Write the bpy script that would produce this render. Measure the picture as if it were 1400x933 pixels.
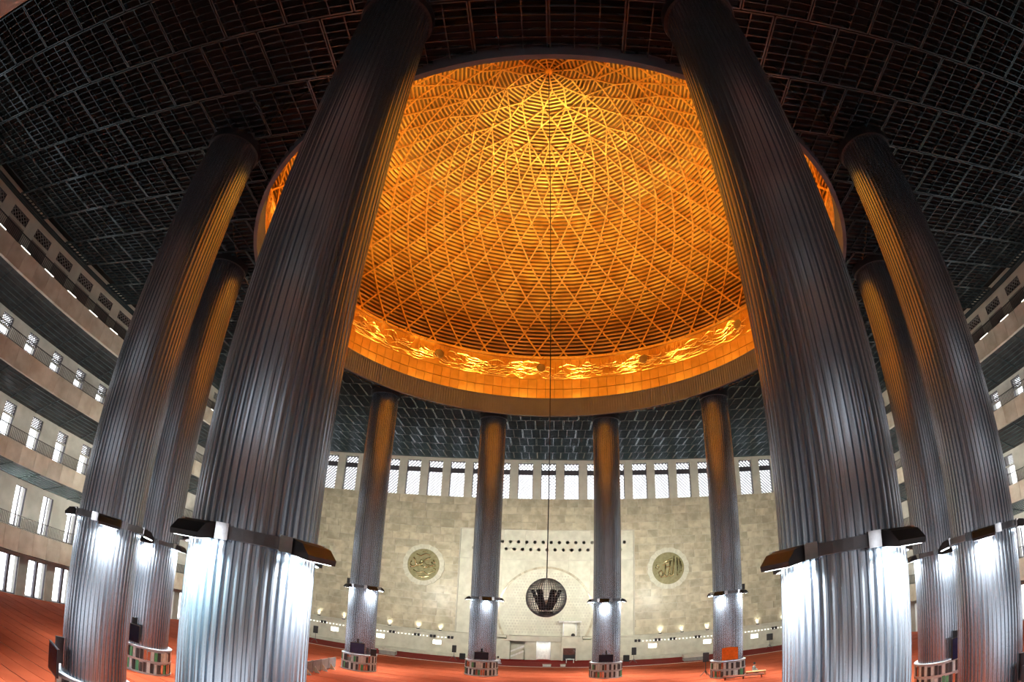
import bpy, math, random
from mathutils import Vector, Matrix
R = math.radians
PI = math.pi
random.seed(7)
for o in list(bpy.data.objects):
    bpy.data.objects.remove(o, do_unlink=True)
scn = bpy.context.scene
COL = scn.collection

# ------------------------------------------------------------------ camera (full-frame fisheye on the gallery rail)
CAM = dict(x=-0.0465, y=-31.1325, z=6.8665, yaw=-0.078636, pitch=0.488789, roll=0.042819)
F_PX, K3 = 746.03, 0.019443
cd = bpy.data.cameras.new('camera')
cam = bpy.data.objects.new('camera', cd)
COL.objects.link(cam)
scn.camera = cam
cd.type = 'PANO'
cd.sensor_fit = 'HORIZONTAL'
cd.sensor_width = 36.0
f_mm = F_PX * 36.0 / 1400.0
for owner in (cd, getattr(cd, 'cycles', None)):
    if owner is None or not hasattr(owner, 'panorama_type'):
        continue
    owner.panorama_type = 'FISHEYE_LENS_POLYNOMIAL'
    owner.fisheye_fov = R(200)
    owner.fisheye_polynomial_k0 = 0.0
    owner.fisheye_polynomial_k1 = -1.0 / f_mm
    owner.fisheye_polynomial_k2 = 0.0
    owner.fisheye_polynomial_k3 = -K3 / f_mm ** 3
    owner.fisheye_polynomial_k4 = 0.0
cy_, sy_, cp_, sp_ = math.cos(CAM['yaw']), math.sin(CAM['yaw']), math.cos(CAM['pitch']), math.sin(CAM['pitch'])
fwd = Vector((sy_ * cp_, cy_ * cp_, sp_))
rgt0 = Vector((cy_, -sy_, 0))
up0 = rgt0.cross(fwd)
cr_, sr_ = math.cos(CAM['roll']), math.sin(CAM['roll'])
rgt = cr_ * rgt0 + sr_ * up0
upv = -sr_ * rgt0 + cr_ * up0
cam.matrix_world = Matrix(((rgt.x, upv.x, -fwd.x, CAM['x']), (rgt.y, upv.y, -fwd.y, CAM['y']),
                           (rgt.z, upv.z, -fwd.z, CAM['z']), (0, 0, 0, 1)))
cd.clip_start = 0.05
cd.clip_end = 500

# ------------------------------------------------------------------ world, exposure
w = bpy.data.worlds.new('world')
scn.world = w
w.use_nodes = True
bg = w.node_tree.nodes['Background']
bg.inputs[0].default_value = (0.93, 0.95, 1.0, 1)
bg.inputs[1].default_value = 3.2
scn.view_settings.view_transform = 'Standard'
scn.view_settings.look = 'None'
scn.view_settings.gamma = 1.0
scn.view_settings.exposure = 0.0
scn.view_settings.use_curve_mapping = False
try:
    scn.cycles.use_denoising = True
    scn.cycles.use_adaptive_sampling = True
    scn.cycles.adaptive_threshold = 0.012
    scn.cycles.max_bounces = 8
    scn.cycles.diffuse_bounces = 4
    scn.cycles.glossy_bounces = 5
    scn.cycles.sample_clamp_indirect = 6.0
    scn.cycles.blur_glossy = 0.6
    scn.cycles.caustics_refractive = False
except Exception:
    pass
RING_W = 300.0      # each floodlight on a column ring
DOME_W = 66000.0     # each orange uplight in the dome trough
DRUM_W = 260.0       # spill of each trough uplight onto the drum
WALL_W = 80.0      # each uplight on the far wall ledge
FILL_W = 850.0    # each fill light added behind the far columns to brighten the far wall
GAL_W = 70.0       # each added fill strip hidden behind a gallery parapet

# ------------------------------------------------------------------ room numbers (metres)
HC = 26.0           # underside of the slatted ceiling
MOD = 2.95          # ceiling module
YF, XS, YN = 38.0, 36.0, -30.6
XW = 39.5           # wall behind the side galleries
RC, RCOL = 22.14, 1.3
ZRING = 7.46

# ------------------------------------------------------------------ helpers
class MB:
    def __init__(s):
        s.v, s.f, s.m = [], [], []
    def add(s, vs, fs, mi=0):
        b = len(s.v)
        s.v += [tuple(p) for p in vs]
        for f in fs:
            s.f.append(tuple(b + i for i in f)); s.m.append(mi)
        return s
    def box(s, c, d, mi=0, rz=0.0, mat=None):
        hx, hy, hz = d[0] / 2, d[1] / 2, d[2] / 2
        vs = [Vector((x, y, z)) for x in (-hx, hx) for y in (-hy, hy) for z in (-hz, hz)]
        if mat is not None:
            vs = [mat @ p for p in vs]
        elif rz:
            mm = Matrix.Rotation(rz, 3, 'Z'); vs = [mm @ p for p in vs]
        c = Vector(c)
        return s.add([p + c for p in vs], [(0, 1, 3, 2), (4, 6, 7, 5), (0, 4, 5, 1), (2, 3, 7, 6), (0, 2, 6, 4), (1, 5, 7, 3)], mi)
    def b2(s, x0, x1, y0, y1, z0, z1, mi=0):
        return s.box(((x0 + x1) / 2, (y0 + y1) / 2, (z0 + z1) / 2), (abs(x1 - x0), abs(y1 - y0), abs(z1 - z0)), mi)
    def bar(s, p, q, w_, h_, up=(0, 0, 1), mi=0):
        p, q = Vector(p), Vector(q); d = (q - p); L = d.length
        if L < 1e-6: return s
        d /= L; u = Vector(up); sd = d.cross(u)
        if sd.length < 1e-5: sd = d.cross(Vector((1, 0, 0)))
        sd.normalize(); u = sd.cross(d)
        vs = [e + sd * a * w_ / 2 + u * b * h_ / 2 for e in (p, q) for a, b in ((-1, -1), (1, -1), (1, 1), (-1, 1))]
        return s.add(vs, [(0, 3, 2, 1), (4, 5, 6, 7), (0, 1, 5, 4), (1, 2, 6, 5), (2, 3, 7, 6), (3, 0, 4, 7)], mi)
    def tube(s, pts, r, n=6, mi=0, cap=True):
        pts = [Vector(p) for p in pts]; rings = []
        rr = r if isinstance(r, (list, tuple)) else [r] * len(pts)
        for i, p in enumerate(pts):
            d = (pts[min(i + 1, len(pts) - 1)] - pts[max(i - 1, 0)]).normalized()
            a = d.cross(Vector((0, 0, 1)))
            if a.length < 1e-4: a = d.cross(Vector((1, 0, 0)))
            a.normalize(); b = d.cross(a)
            rings.append([p + (a * math.cos(2 * PI * k / n) + b * math.sin(2 * PI * k / n)) * rr[i] for k in range(n)])
        vs = [p for rg in rings for p in rg]
        fs = [(i * n + k, i * n + (k + 1) % n, (i + 1) * n + (k + 1) % n, (i + 1) * n + k) for i in range(len(pts) - 1) for k in range(n)]
        if cap:
            fs.append(tuple(range(n))[::-1]); fs.append(tuple((len(pts) - 1) * n + k for k in range(n)))
        return s.add(vs, fs, mi)
    def lathe(s, prof, n=32, mi=0, a0=0.0, a1=2 * PI, c=(0, 0, 0), close=False):
        full = abs(a1 - a0 - 2 * PI) < 1e-6
        na = n if full else n + 1
        vs = [(c[0] + r * math.sin(a0 + (a1 - a0) * k / n), c[1] + r * math.cos(a0 + (a1 - a0) * k / n), c[2] + z) for r, z in prof for k in range(na)]
        m_ = len(prof); fs = []
        for i in range(m_ if close else m_ - 1):
            j = (i + 1) % m_
            for k in range(n):
                k2 = (k + 1) % na
                fs.append((i * na + k, j * na + k, j * na + k2, i * na + k2))
        return s.add(vs, fs, mi)
    def prism(s, poly, d0, d1, axis='y', mi=0):
        """poly in the plane across axis; axis y: (x,z); axis x: (y,z); axis z: (x,y)"""
        n = len(poly)
        def P(a, b, d): return {'y': (a, d, b), 'x': (d, a, b), 'z': (a, b, d)}[axis]
        vs = [P(a, b, d0) for a, b in poly] + [P(a, b, d1) for a, b in poly]
        fs = [tuple(range(n))[::-1], tuple(range(n, 2 * n))] + [(i, (i + 1) % n, n + (i + 1) % n, n + i) for i in range(n)]
        return s.add(vs, fs, mi)
    def ball(s, c, r, n=10, m_=6, mi=0, sc=(1, 1, 1)):
        prof = [(math.sin(PI * i / m_) * 1.0, -math.cos(PI * i / m_)) for i in range(m_ + 1)]
        b = len(s.v)
        s.lathe([(max(p[0], 1e-4) * r, p[1] * r) for p in prof], n, mi)
        for i in range(b, len(s.v)):
            v = s.v[i]; s.v[i] = (v[0] * sc[0] + c[0], v[1] * sc[1] + c[1], v[2] * sc[2] + c[2])
        return s
    def mesh(s, name, mats, smooth=False):
        me = bpy.data.meshes.new(name)
        me.from_pydata(s.v, [], s.f)
        for m_ in (mats if isinstance(mats, (list, tuple)) else [mats]): me.materials.append(m_)
        if any(s.m): me.polygons.foreach_set('material_index', s.m)
        if smooth: me.polygons.foreach_set('use_smooth', [True] * len(s.f))
        me.update()
        return me
    def build(s, name, mats, parent=None, smooth=False, loc=None, rz=0.0):
        return put(name, s.mesh(name, mats, smooth), parent, loc, rz)

def put(name, me, parent=None, loc=None, rz=0.0):
    o = bpy.data.objects.new(name, me)
    COL.objects.link(o)
    if parent is not None: o.parent = parent
    if loc is not None: o.location = loc
    if rz: o.rotation_euler = (0, 0, rz)
    return o

def empty(name, loc=(0, 0, 0), rz=0.0, parent=None):
    o = bpy.data.objects.new(name, None)
    COL.objects.link(o); o.location = loc; o.rotation_euler = (0, 0, rz)
    o.empty_display_size = 0.2
    if parent is not None: o.parent = parent
    return o

def tag(o, label=None, cat=None, group=None, kind=None):
    if label: o['label'] = label
    if cat: o['category'] = cat
    if group: o['group'] = group
    if kind: o['kind'] = kind
    return o

KIDS = {}
def copy_tree(o, parent=None):
    c = o.copy(); COL.objects.link(c)
    c.parent = parent
    if parent is not None: c.matrix_parent_inverse = o.matrix_parent_inverse.copy()
    for ch in o.children:
        copy_tree(ch, c)
    return c

def ordinal(n):
    return ['zeroth', 'first', 'second', 'third', 'fourth', 'fifth', 'sixth', 'seventh', 'eighth', 'ninth', 'tenth', 'eleventh', 'twelfth',
            'thirteenth', 'fourteenth', 'fifteenth', 'sixteenth', 'seventeenth', 'eighteenth', 'nineteenth', 'twentieth', 'twenty-first',
            'twenty-second', 'twenty-third', 'twenty-fourth', 'twenty-fifth'][n]

def arc_lamp(name, typ, loc, energy, color, parent=None, **kw):
    l = bpy.data.lights.new(name, typ)
    l.energy = energy; l.color = color
    for k, v in kw.items(): setattr(l, k, v)
    o = bpy.data.objects.new(name, l); COL.objects.link(o); o.location = loc
    if parent is not None: o.parent = parent
    return o

def aim(o, d):
    o.rotation_euler = Vector(d).to_track_quat('-Z', 'Y').to_euler()

# ------------------------------------------------------------------ materials
def mat(name, col, rough=0.5, metal=0.0, col2=None, scale=3.0, detail=3.0, rand=0.0, bump=0.0, bscale=None, emit=None, estr=0.0,
        stretch=None, rvar=0.0, spec=None, contrast=(0.35, 0.65), coat=0.0):
    m = bpy.data.materials.new(name); m.use_nodes = True
    nt = m.node_tree; N, L = nt.nodes, nt.links
    b = N['Principled BSDF']
    b.inputs['Roughness'].default_value = rough
    b.inputs['Metallic'].default_value = metal
    if spec is not None: b.inputs['Specular IOR Level'].default_value = spec
    if coat: b.inputs['Coat Weight'].default_value = coat
    tc = N.new('ShaderNodeTexCoord'); mp = N.new('ShaderNodeMapping')
    L.new(tc.outputs['Object'], mp.inputs['Vector'])
    if stretch: mp.inputs['Scale'].default_value = stretch
    if rand:
        oi = N.new('ShaderNodeObjectInfo'); ge = N.new('ShaderNodeNewGeometry')
        ad = N.new('ShaderNodeMath'); ad.operation = 'ADD'
        fr = N.new('ShaderNodeMath'); fr.operation = 'FRACT'
        L.new(oi.outputs['Random'], ad.inputs[0]); L.new(ge.outputs['Random Per Island'], ad.inputs[1]); L.new(ad.outputs[0], fr.inputs[0])
        sc = N.new('ShaderNodeVectorMath'); sc.operation = 'SCALE'; sc.inputs[0].default_value = (37, 53, 71)
        L.new(fr.outputs[0], sc.inputs['Scale']); L.new(sc.outputs[0], mp.inputs['Location'])
    nz = N.new('ShaderNodeTexNoise'); nz.inputs['Scale'].default_value = scale; nz.inputs['Detail'].default_value = detail
    L.new(mp.outputs[0], nz.inputs['Vector'])
    c2 = col2 if col2 else tuple(min(1, c * 0.82) for c in col)
    rp = N.new('ShaderNodeValToRGB')
    rp.color_ramp.elements[0].position, rp.color_ramp.elements[1].position = contrast
    rp.color_ramp.elements[0].color = (*c2, 1); rp.color_ramp.elements[1].color = (*col, 1)
    L.new(nz.outputs['Fac'], rp.inputs['Fac'])
    out = rp.outputs['Color']
    if rand:
        mr = N.new('ShaderNodeMapRange'); mr.inputs['To Min'].default_value = 1 - rand; mr.inputs['To Max'].default_value = 1 + rand * 0.6
        L.new(fr.outputs[0], mr.inputs['Value'])
        hs = N.new('ShaderNodeHueSaturation'); L.new(mr.outputs[0], hs.inputs['Value']); L.new(out, hs.inputs['Color'])
        out = hs.outputs['Color']
    L.new(out, b.inputs['Base Color'])
    if rvar:
        mr2 = N.new('ShaderNodeMapRange'); mr2.inputs['To Min'].default_value = max(0.02, rough - rvar); mr2.inputs['To Max'].default_value = rough + rvar
        L.new(nz.outputs['Fac'], mr2.inputs['Value']); L.new(mr2.outputs[0], b.inputs['Roughness'])
    if bump:
        bn = N.new('ShaderNodeTexNoise'); bn.inputs['Scale'].default_value = bscale or scale * 6; bn.inputs['Detail'].default_value = 4
        L.new(mp.outputs[0], bn.inputs['Vector'])
        bu = N.new('ShaderNodeBump'); bu.inputs['Strength'].default_value = bump; bu.inputs['Distance'].default_value = 0.02
        L.new(bn.outputs['Fac'], bu.inputs['Height']); L.new(bu.outputs[0], b.inputs['Normal'])
    if emit:
        b.inputs['Emission Color'].default_value = (*emit, 1); b.inputs['Emission Strength'].default_value = estr
    return m

M = {}
M['steel'] = mat('fluted_steel', (0.46, 0.51, 0.57), 0.24, 0.92, (0.41, 0.46, 0.52), 0.3, 1)
M['steel_dark'] = mat('dark_steel', (0.20, 0.20, 0.21), 0.35, 1.0, scale=4)
M['chrome'] = mat('chrome', (0.80, 0.80, 0.82), 0.10, 1.0, scale=5, rand=0.5)
M['black'] = mat('black_enamel', (0.016, 0.016, 0.018), 0.45, 0.0, scale=8)
M['lens'] = mat('flood_lens', (0.9, 0.95, 1.0), 0.3, emit=(0.85, 0.95, 1.0), estr=25.0)
M['grid'] = mat('ceiling_steel', (0.115, 0.16, 0.18), 0.24, 0.6, (0.095, 0.13, 0.148), 2.0, spec=0.8)
M['backing'] = mat('dark_backing', (0.02, 0.02, 0.022), 0.25, scale=2)
M['void'] = mat('ceiling_void', (0.010, 0.010, 0.011), 0.9, scale=2)
M['marble'] = mat('tan_marble', (0.60, 0.55, 0.42), 0.28, 0.0, (0.42, 0.375, 0.27), 0.9, 7, rand=0.16, contrast=(0.38, 0.62))
M['marble_pale'] = mat('pale_marble', (0.66, 0.65, 0.55), 0.55, 0.0, (0.55, 0.54, 0.45), 1.2, 6, rand=0.06)
M['marble_pink'] = mat('parapet_marble', (0.62, 0.58, 0.50), 0.45, 0.0, (0.45, 0.40, 0.32), 0.8, 6, rand=0.14)
M['concrete'] = mat('grey_concrete', (0.48, 0.47, 0.43), 0.7, 0.0, (0.36, 0.35, 0.31), 0.8, 6)
M['plaster'] = mat('cream_plaster', (0.60, 0.58, 0.50), 0.6, 0.0, (0.52, 0.50, 0.43), 1.0, 5)
M['soffit'] = mat('dark_soffit', (0.055, 0.056, 0.058), 0.32, 0.6, (0.03, 0.03, 0.032), 1.5)
M['rail'] = mat('rail_metal', (0.10, 0.095, 0.09), 0.4, 0.8, scale=6)
M['grille'] = mat('grille_metal', (0.13, 0.12, 0.14), 0.5, 0.6, scale=5)
M['gold'] = mat('gold_lattice', (0.95, 0.62, 0.22), 0.30, 1.0, (0.85, 0.50, 0.15), 3.0, rvar=0.08)
M['gold_slat'] = mat('gold_slat', (0.92, 0.62, 0.20), 0.34, 1.0, (0.70, 0.40, 0.12), 0.5, 3, rvar=0.12)
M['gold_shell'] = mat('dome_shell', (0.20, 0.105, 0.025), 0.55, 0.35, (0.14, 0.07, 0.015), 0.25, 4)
M['gold_tile'] = mat('gold_tile', (0.95, 0.58, 0.18), 0.34, 0.9, (0.85, 0.48, 0.12), 1.2, 3, rand=0.14)
M['gold_relief'] = mat('gold_relief', (0.90, 0.52, 0.15), 0.42, 0.95, (0.62, 0.32, 0.07), 3.5, 4, bump=0.3)
M['rim'] = mat('rim_cladding', (0.155, 0.16, 0.185), 0.65, 0.0, (0.13, 0.135, 0.16), 0.6)
M['carpet'] = mat('orange_red_carpet', (0.36, 0.076, 0.030), 0.95, 0.0, (0.30, 0.058, 0.022), 0.7, 5, rand=0.10, bump=0.3, bscale=30, spec=0.1)
M['carpet_dark'] = mat('crimson_carpet', (0.20, 0.020, 0.018), 0.95, 0.0, (0.16, 0.015, 0.013), 0.7, 5, bump=0.3, bscale=30, spec=0.1)
M['white_line'] = mat('white_line', (0.80, 0.76, 0.72), 0.8, scale=3)
M['screen'] = mat('blank_screen', (0.012, 0.012, 0.03), 0.15, scale=3)
M['navy'] = mat('navy_screen', (0.02, 0.025, 0.09), 0.2, scale=3)
M['sconce'] = mat('sconce_glass', (1, 0.95, 0.8), 0.4, emit=(1.0, 0.92, 0.70), estr=9.0)
M['bulb'] = mat('led_bulb', (1, 1, 0.95), 0.4, emit=(1.0, 0.97, 0.88), estr=3.5)
M['orange'] = mat('orange_cloth', (0.90, 0.22, 0.02), 0.8, scale=6)
M['brown'] = mat('brown_wood', (0.20, 0.055, 0.03), 0.5, 0, (0.14, 0.035, 0.02), 3, stretch=(1, 8, 8))
M['tan_wood'] = mat('tan_wood', (0.50, 0.30, 0.12), 0.5, 0, (0.40, 0.22, 0.08), 3, stretch=(1, 8, 8))
M['greypanel'] = mat('grey_panel', (0.28, 0.27, 0.26), 0.6, scale=4)
M['white'] = mat('white_paint', (0.80, 0.80, 0.80), 0.5, scale=4)
M['skin'] = mat('skin', (0.42, 0.24, 0.15), 0.6, scale=6)
M['hair'] = mat('black_hair', (0.012, 0.010, 0.010), 0.6, scale=20)
M['shirt'] = mat('grey_green_shirt', (0.30, 0.36, 0.32), 0.85, scale=6)
M['robe'] = mat('white_robe', (0.82, 0.80, 0.88), 0.85, scale=6)
M['trouser'] = mat('dark_trousers', (0.05, 0.05, 0.06), 0.85, scale=6)
M['book_green'] = mat('green_cover', (0.10, 0.42, 0.22), 0.6, scale=5, rand=0.4)
M['book_dark'] = mat('dark_cover', (0.05, 0.055, 0.06), 0.6, scale=5, rand=0.4)
M['book_white'] = mat('white_cover', (0.80, 0.90, 0.90), 0.6, scale=5, rand=0.2)
M['case'] = mat('pale_steel_case', (0.58, 0.66, 0.70), 0.3, 0.35, scale=5)
M['yellow'] = mat('yellow_print', (0.75, 0.62, 0.06), 0.6, scale=4)

# ------------------------------------------------------------------ floor and carpets
fl = MB().b2(-41, 41, -35, 39.5, -0.3, -0.02).build('floor', M['concrete'])
tag(fl, 'prayer hall floor covered with rows of orange-red carpet', 'floor', kind='structure')
strip_w = 1.22
me_strip = None
y = 30.0
k = 0
while y - strip_w > YN - 4:
    if me_strip is None:
        mb = MB().b2(-39.4, 39.4, -strip_w / 2 + 0.02, strip_w / 2 - 0.02, -0.015, 0.0)
        me_strip = mb.mesh('carpet_strip', M['carpet'])
    put('carpet_strip', me_strip, fl, (0, y - strip_w / 2, 0.012 if k % 2 else 0.006))
    y -= strip_w; k += 1
mb = MB().b2(-39.4, 39.4, 30.3, 37.9, -0.015, 0.01).build('front_carpet', M['carpet_dark'], fl)
MB().b2(-36, 36, 30.02, 30.28, -0.015, 0.016).build('prayer_line', M['white_line'], fl)

# ------------------------------------------------------------------ ceiling: slab with round hole, slatted steel panels
RD = 19.45
def rect_ring(mb, r, x0, x1, y0, y1, z, n=192, mi=0):
    inner, outer = [], []
    angs = [2 * PI * k / n for k in range(n)]
    for c in ((x0, y0), (x0, y1), (x1, y0), (x1, y1)): angs.append(math.atan2(c[0], c[1]) % (2 * PI))
    angs.sort()
    for a in angs:
        s_, c_ = math.sin(a), math.cos(a)
        t = min((x1 if s_ > 0 else x0) / s_ if abs(s_) > 1e-9 else 1e9, (y1 if c_ > 0 else y0) / c_ if abs(c_) > 1e-9 else 1e9)
        inner.append((r * s_, r * c_, z)); outer.append((t * s_, t * c_, z))
    n = len(angs)
    mb.add(inner + outer, [(k, (k + 1) % n, n + (k + 1) % n, n + k) for k in range(n)], mi)
cmb = MB()
rect_ring(cmb, 21.15, -40.5, 40.5, -35, 39.5, 27.3)
rect_ring(cmb, 21.15, -40.5, 40.5, -35, 39.5, 27.8)
ceil = cmb.build('ceiling', M['void'])
tag(ceil, 'dark ceiling of square slatted steel panels around the golden dome', 'ceiling', kind='structure')

def panel_bars(cx, cy):
    """(p, q, width, height) of the bars of one panel, centred on cx, cy"""
    out = []
    a = MOD / 2 - 0.055
    for s_ in (-1, 1):
        out.append(((cx + s_ * a, cy - a), (cx + s_ * a, cy + a), 0.06, 0.22))
        out.append(((cx - a, cy + s_ * a), (cx + a, cy + s_ * a), 0.06, 0.22))
    for s_ in (-1, 1):
        out.append(((cx + s_ * a / 3, cy - a), (cx + s_ * a / 3, cy + a), 0.045, 0.20))
    for j in range(1, 8):
        yy = cy - a + 2 * a * j / 8
        out.append(((cx - a, yy), (cx + a, yy), 0.028, 0.15))
    return out

def clip_out(p, q, r):
    """pieces of segment p-q outside the circle of radius r"""
    (x0, y0), (x1, y1) = p, q
    dx, dy = x1 - x0, y1 - y0
    A = dx * dx + dy * dy; B = x0 * dx + y0 * dy; C = x0 * x0 + y0 * y0 - r * r
    D = B * B - A * C
    if D <= 0: return [(p, q)]
    t0, t1 = (-B - math.sqrt(D)) / A, (-B + math.sqrt(D)) / A
    if t1 <= 0 or t0 >= 1: return [(p, q)]
    f = lambda t: (x0 + dx * t, y0 + dy * t)
    out = []
    if t0 > 0: out.append((p, f(t0)))
    if t1 < 1: out.append((f(t1), q))
    return out

def add_panel(mb, cx, cy, ox=0, oy=0):
    for p, q, w_, h_ in panel_bars(cx, cy):
        for a, b in clip_out(p, q, 19.68):
            mb.bar((a[0] - ox, a[1] - oy, HC + h_ / 2 + (0.22 - h_) * 0.2), (b[0] - ox, b[1] - oy, HC + h_ / 2 + (0.22 - h_) * 0.2), w_, h_)

cells = []
rows = [(-27.9 + MOD * j) for j in range(22)]
for j, y0 in enumerate(rows):
    cyy = y0 + MOD / 2
    off = 0.5 if (j % 2 == 0) else 0.0      # row from y=-22 has its joints on x=0
    for i in range(-12, 12):
        cx = (i + off) * MOD if off else (i + 0.5) * MOD
        if j % 2 == 0: cx = (i + 0.5) * MOD
        else: cx = i * MOD
        if abs(cx) > 34.0: continue
        far = max(math.hypot(cx + sx * MOD / 2, cyy + sy * MOD / 2) for sx in (-1, 1) for sy in (-1, 1))
        near = math.hypot(max(0, abs(cx) - MOD / 2), max(0, abs(cyy) - MOD / 2))
        if far < 19.7: continue
        d = math.dist((cx, cyy, HC), (CAM['x'], CAM['y'], CAM['z']))
        el = (HC - CAM['z']) / d
        cells.append((el / d ** 2, cx, cyy, near < 19.7))
cells.sort(reverse=True)
base_mb = MB()
for p, q, w_, h_ in panel_bars(0, 0):
    base_mb.bar((*p, h_ / 2 + (0.22 - h_) * 0.2), (*q, h_ / 2 + (0.22 - h_) * 0.2), w_, h_)
me_panel = base_mb.mesh('ceiling_panel', M['grid'])
rest = MB()
for n_, (s_, cx, cyy, cut) in enumerate(cells):
    if n_ < 300:
        if cut:
            mb = MB(); add_panel(mb, cx, cyy, cx, cyy)
            if mb.v:
                mb.v = [(a, b, c - HC) for a, b, c in mb.v]
                mb.build('ceiling_panel', M['grid'], ceil, loc=(cx, cyy, HC))
        else:
            put('ceiling_panel', me_panel, ceil, (cx, cyy, HC))
    else:
        add_panel(rest, cx, cyy)
tag(rest.build('far_panels', M['grid'], ceil), kind='stuff')
# edge runners beside the walls
for sx in (-1, 1):
    mb = MB()
    for k in range(3):
        mb.b2(sx * (35.5 + 0.25 * k) - 0.03, sx * (35.5 + 0.25 * k) + 0.03, -27.9, 37.6, HC + 0.05, HC + 0.2)
    mb.build('edge_runner', M['grid'], ceil)
mb = MB()
for k in range(3): mb.b2(-35.5, 35.5, 37.15 + 0.25 * k, 37.2 + 0.25 * k, HC + 0.05, HC + 0.2)
mb.build('edge_runner', M['grid'], ceil)

# ------------------------------------------------------------------ dome
dome = empty('dome', (0, 0, 25.5))
tag(dome, 'golden lattice dome glowing orange above the round ceiling opening', 'dome', kind='thing')
DZ, DR = 31.7, 22.4
def dpt(lat, az, r=DR):
    la, a = R(lat), R(az)
    return Vector((r * math.cos(la) * math.sin(a), r * math.cos(la) * math.cos(a), DZ - 25.5 + r * math.sin(la)))
prof = [(23.3 * math.cos(R(l)), DZ - 25.5 + 23.3 * math.sin(R(l))) for l in range(0, 91, 3)]
prof[-1] = (0.001, prof[-1][1])
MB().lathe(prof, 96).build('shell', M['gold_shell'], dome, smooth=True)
# louvre rings
lat = 1.2
while lat < 88.6:
    n = 48 if lat < 64 else (24 if lat < 76 else 12)
    r = DR + 0.08
    h = 0.16; dpth = 0.20
    la = R(lat)
    cr, cz = r * math.cos(la), DZ - 25.5 + r * math.sin(la)
    # a slat lies nearly flat: it reaches outward from the lattice, tilted down a little
    t = R(18)
    ox, oz = math.cos(t) * dpth, math.sin(t) * dpth
    nx, nz = -math.sin(t) * h / 2, math.cos(t) * h / 2
    if lat > 45:                       # near the crown the slats turn to stay edge-on to the shell
        t = la
        ox, oz = math.cos(t) * dpth, math.sin(t) * dpth
        nx, nz = -math.sin(t) * h / 2, math.cos(t) * h / 2
    prof = [(max(0.02, cr + nx), cz + nz), (max(0.02, cr + ox + nx), cz + oz + nz), (max(0.02, cr + ox - nx), cz + oz - nz), (max(0.02, cr - nx), cz - nz)]
    MB().lathe(prof, n, close=True).build('louvre_ring', M['gold_slat'], dome)
    lat += 1.09
# lattice
LROWS = [(0.4, 48, 0.0), (5.8, 48, 3.75), (11.1, 48, 0.0), (16.4, 48, 3.75), (21.5, 48, 0.0), (26.8, 48, 3.75), (32.3, 48, 0.0), (38.2, 48, 3.75), (43.6, 48, 0.0),
         (49.1, 48, 3.75), (54.9, 48, 0.0), (60.7, 48, 3.75), (67.4, 24, 0.0), (72.6, 24, 7.5), (78.0, 12, 22.5), (83.6, 12, 7.5), (89.5, 1, 0.0)]
edges = {}
def nodes(r): return [(LROWS[r][2] + 360.0 / LROWS[r][1] * k) for k in range(LROWS[r][1])]
def adiff(a, b): return (a - b + 180) % 360 - 180
def nxt(r, az, d):
    """the node of the row above that a bar from (r, az) leaning to side d reaches"""
    up = nodes(r + 1)
    if len(up) == 1: return 0
    c = sorted(range(len(up)), key=lambda k: abs(adiff(up[k], az)))[:2]
    c.sort(key=lambda k: adiff(up[k], az) * d)
    return c[1]
done = set()
def chain(r, k, d):
    pts = []
    while r < len(LROWS) - 1:
        k2 = nxt(r, nodes(r)[k], d)
        if (r, k, k2) in done: break
        done.add((r, k, k2))
        if not pts: pts.append((r, k))
        pts.append((r + 1, k2))
        r, k = r + 1, k2
    return pts
for r in range(len(LROWS) - 1):
    for k in range(LROWS[r][1]):
        for d in (-1, 1):
            c = chain(r, k, d)
            if len(c) < 2: continue
            mb = MB()
            for (r0, k0), (r1, k1) in zip(c, c[1:]):
                rr = DR - 0.10
                p, q = dpt(LROWS[r0][0], nodes(r0)[k0], rr), dpt(LROWS[r1][0], nodes(r1)[k1], rr)
                if r1 == len(LROWS) - 1: q = Vector((0, 0, DZ - 25.5 + rr))
                mid = ((p + q) / 2 - Vector((0, 0, DZ - 25.5)))
                mb.bar(p, q, 0.15, 0.15, mid)
            mb.build('lattice_rib', M['gold'], dome)
# crown boss, cornice, drum, tiles, relief, rim
MB().lathe([(0.001, 0.25), (0.35, 0.2), (0.4, 0), (0.3, -0.25), (0.001, -0.35)], 16, c=(0, 0, DZ - 25.5 + DR - 0.2)).build('crown_boss', M['gold'], dome, smooth=True)
Z0 = 25.5
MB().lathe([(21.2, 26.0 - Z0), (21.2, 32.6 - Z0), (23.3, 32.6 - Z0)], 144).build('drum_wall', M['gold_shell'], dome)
MB().lathe([(20.8, 32.45 - Z0), (21.2, 32.45 - Z0), (21.2, 32.68 - Z0), (20.8, 32.68 - Z0)], 144, close=True).build('cornice', M['gold'], dome)
NT = 144
for zt0, zt1 in ((27.6, 29.0), (29.0, 30.1)):
    a = PI / NT * 0.965
    mb = MB().lathe([(20.92, zt0 + 0.03 - Z0), (20.92, zt1 - 0.03 - Z0), (21.1, zt1 - 0.03 - Z0), (21.1, zt0 + 0.03 - Z0)], 1, a0=-a, a1=a, close=True)
    n4 = 2
    mb.f += [(0, 2, 4, 6), (1, 7, 5, 3)]; mb.m += [0, 0]
    me_t = mb.mesh('gold_tile', M['gold_tile'])
    for k in range(NT):
        put('gold_tile', me_t, dome, (0, 0, 0), rz=2 * PI * k / NT)
MB().lathe([(20.85, 30.1 - Z0), (21.1, 30.1 - Z0), (21.1, 32.45 - Z0), (21.0, 32.45 - Z0)], 144, close=True).build('relief_band', M['gold_tile'], dome)
mb = MB()
rnd = random.Random(3)
def cyl(a, z, r): return (r * math.sin(a), r * math.cos(a), z - Z0)
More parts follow.
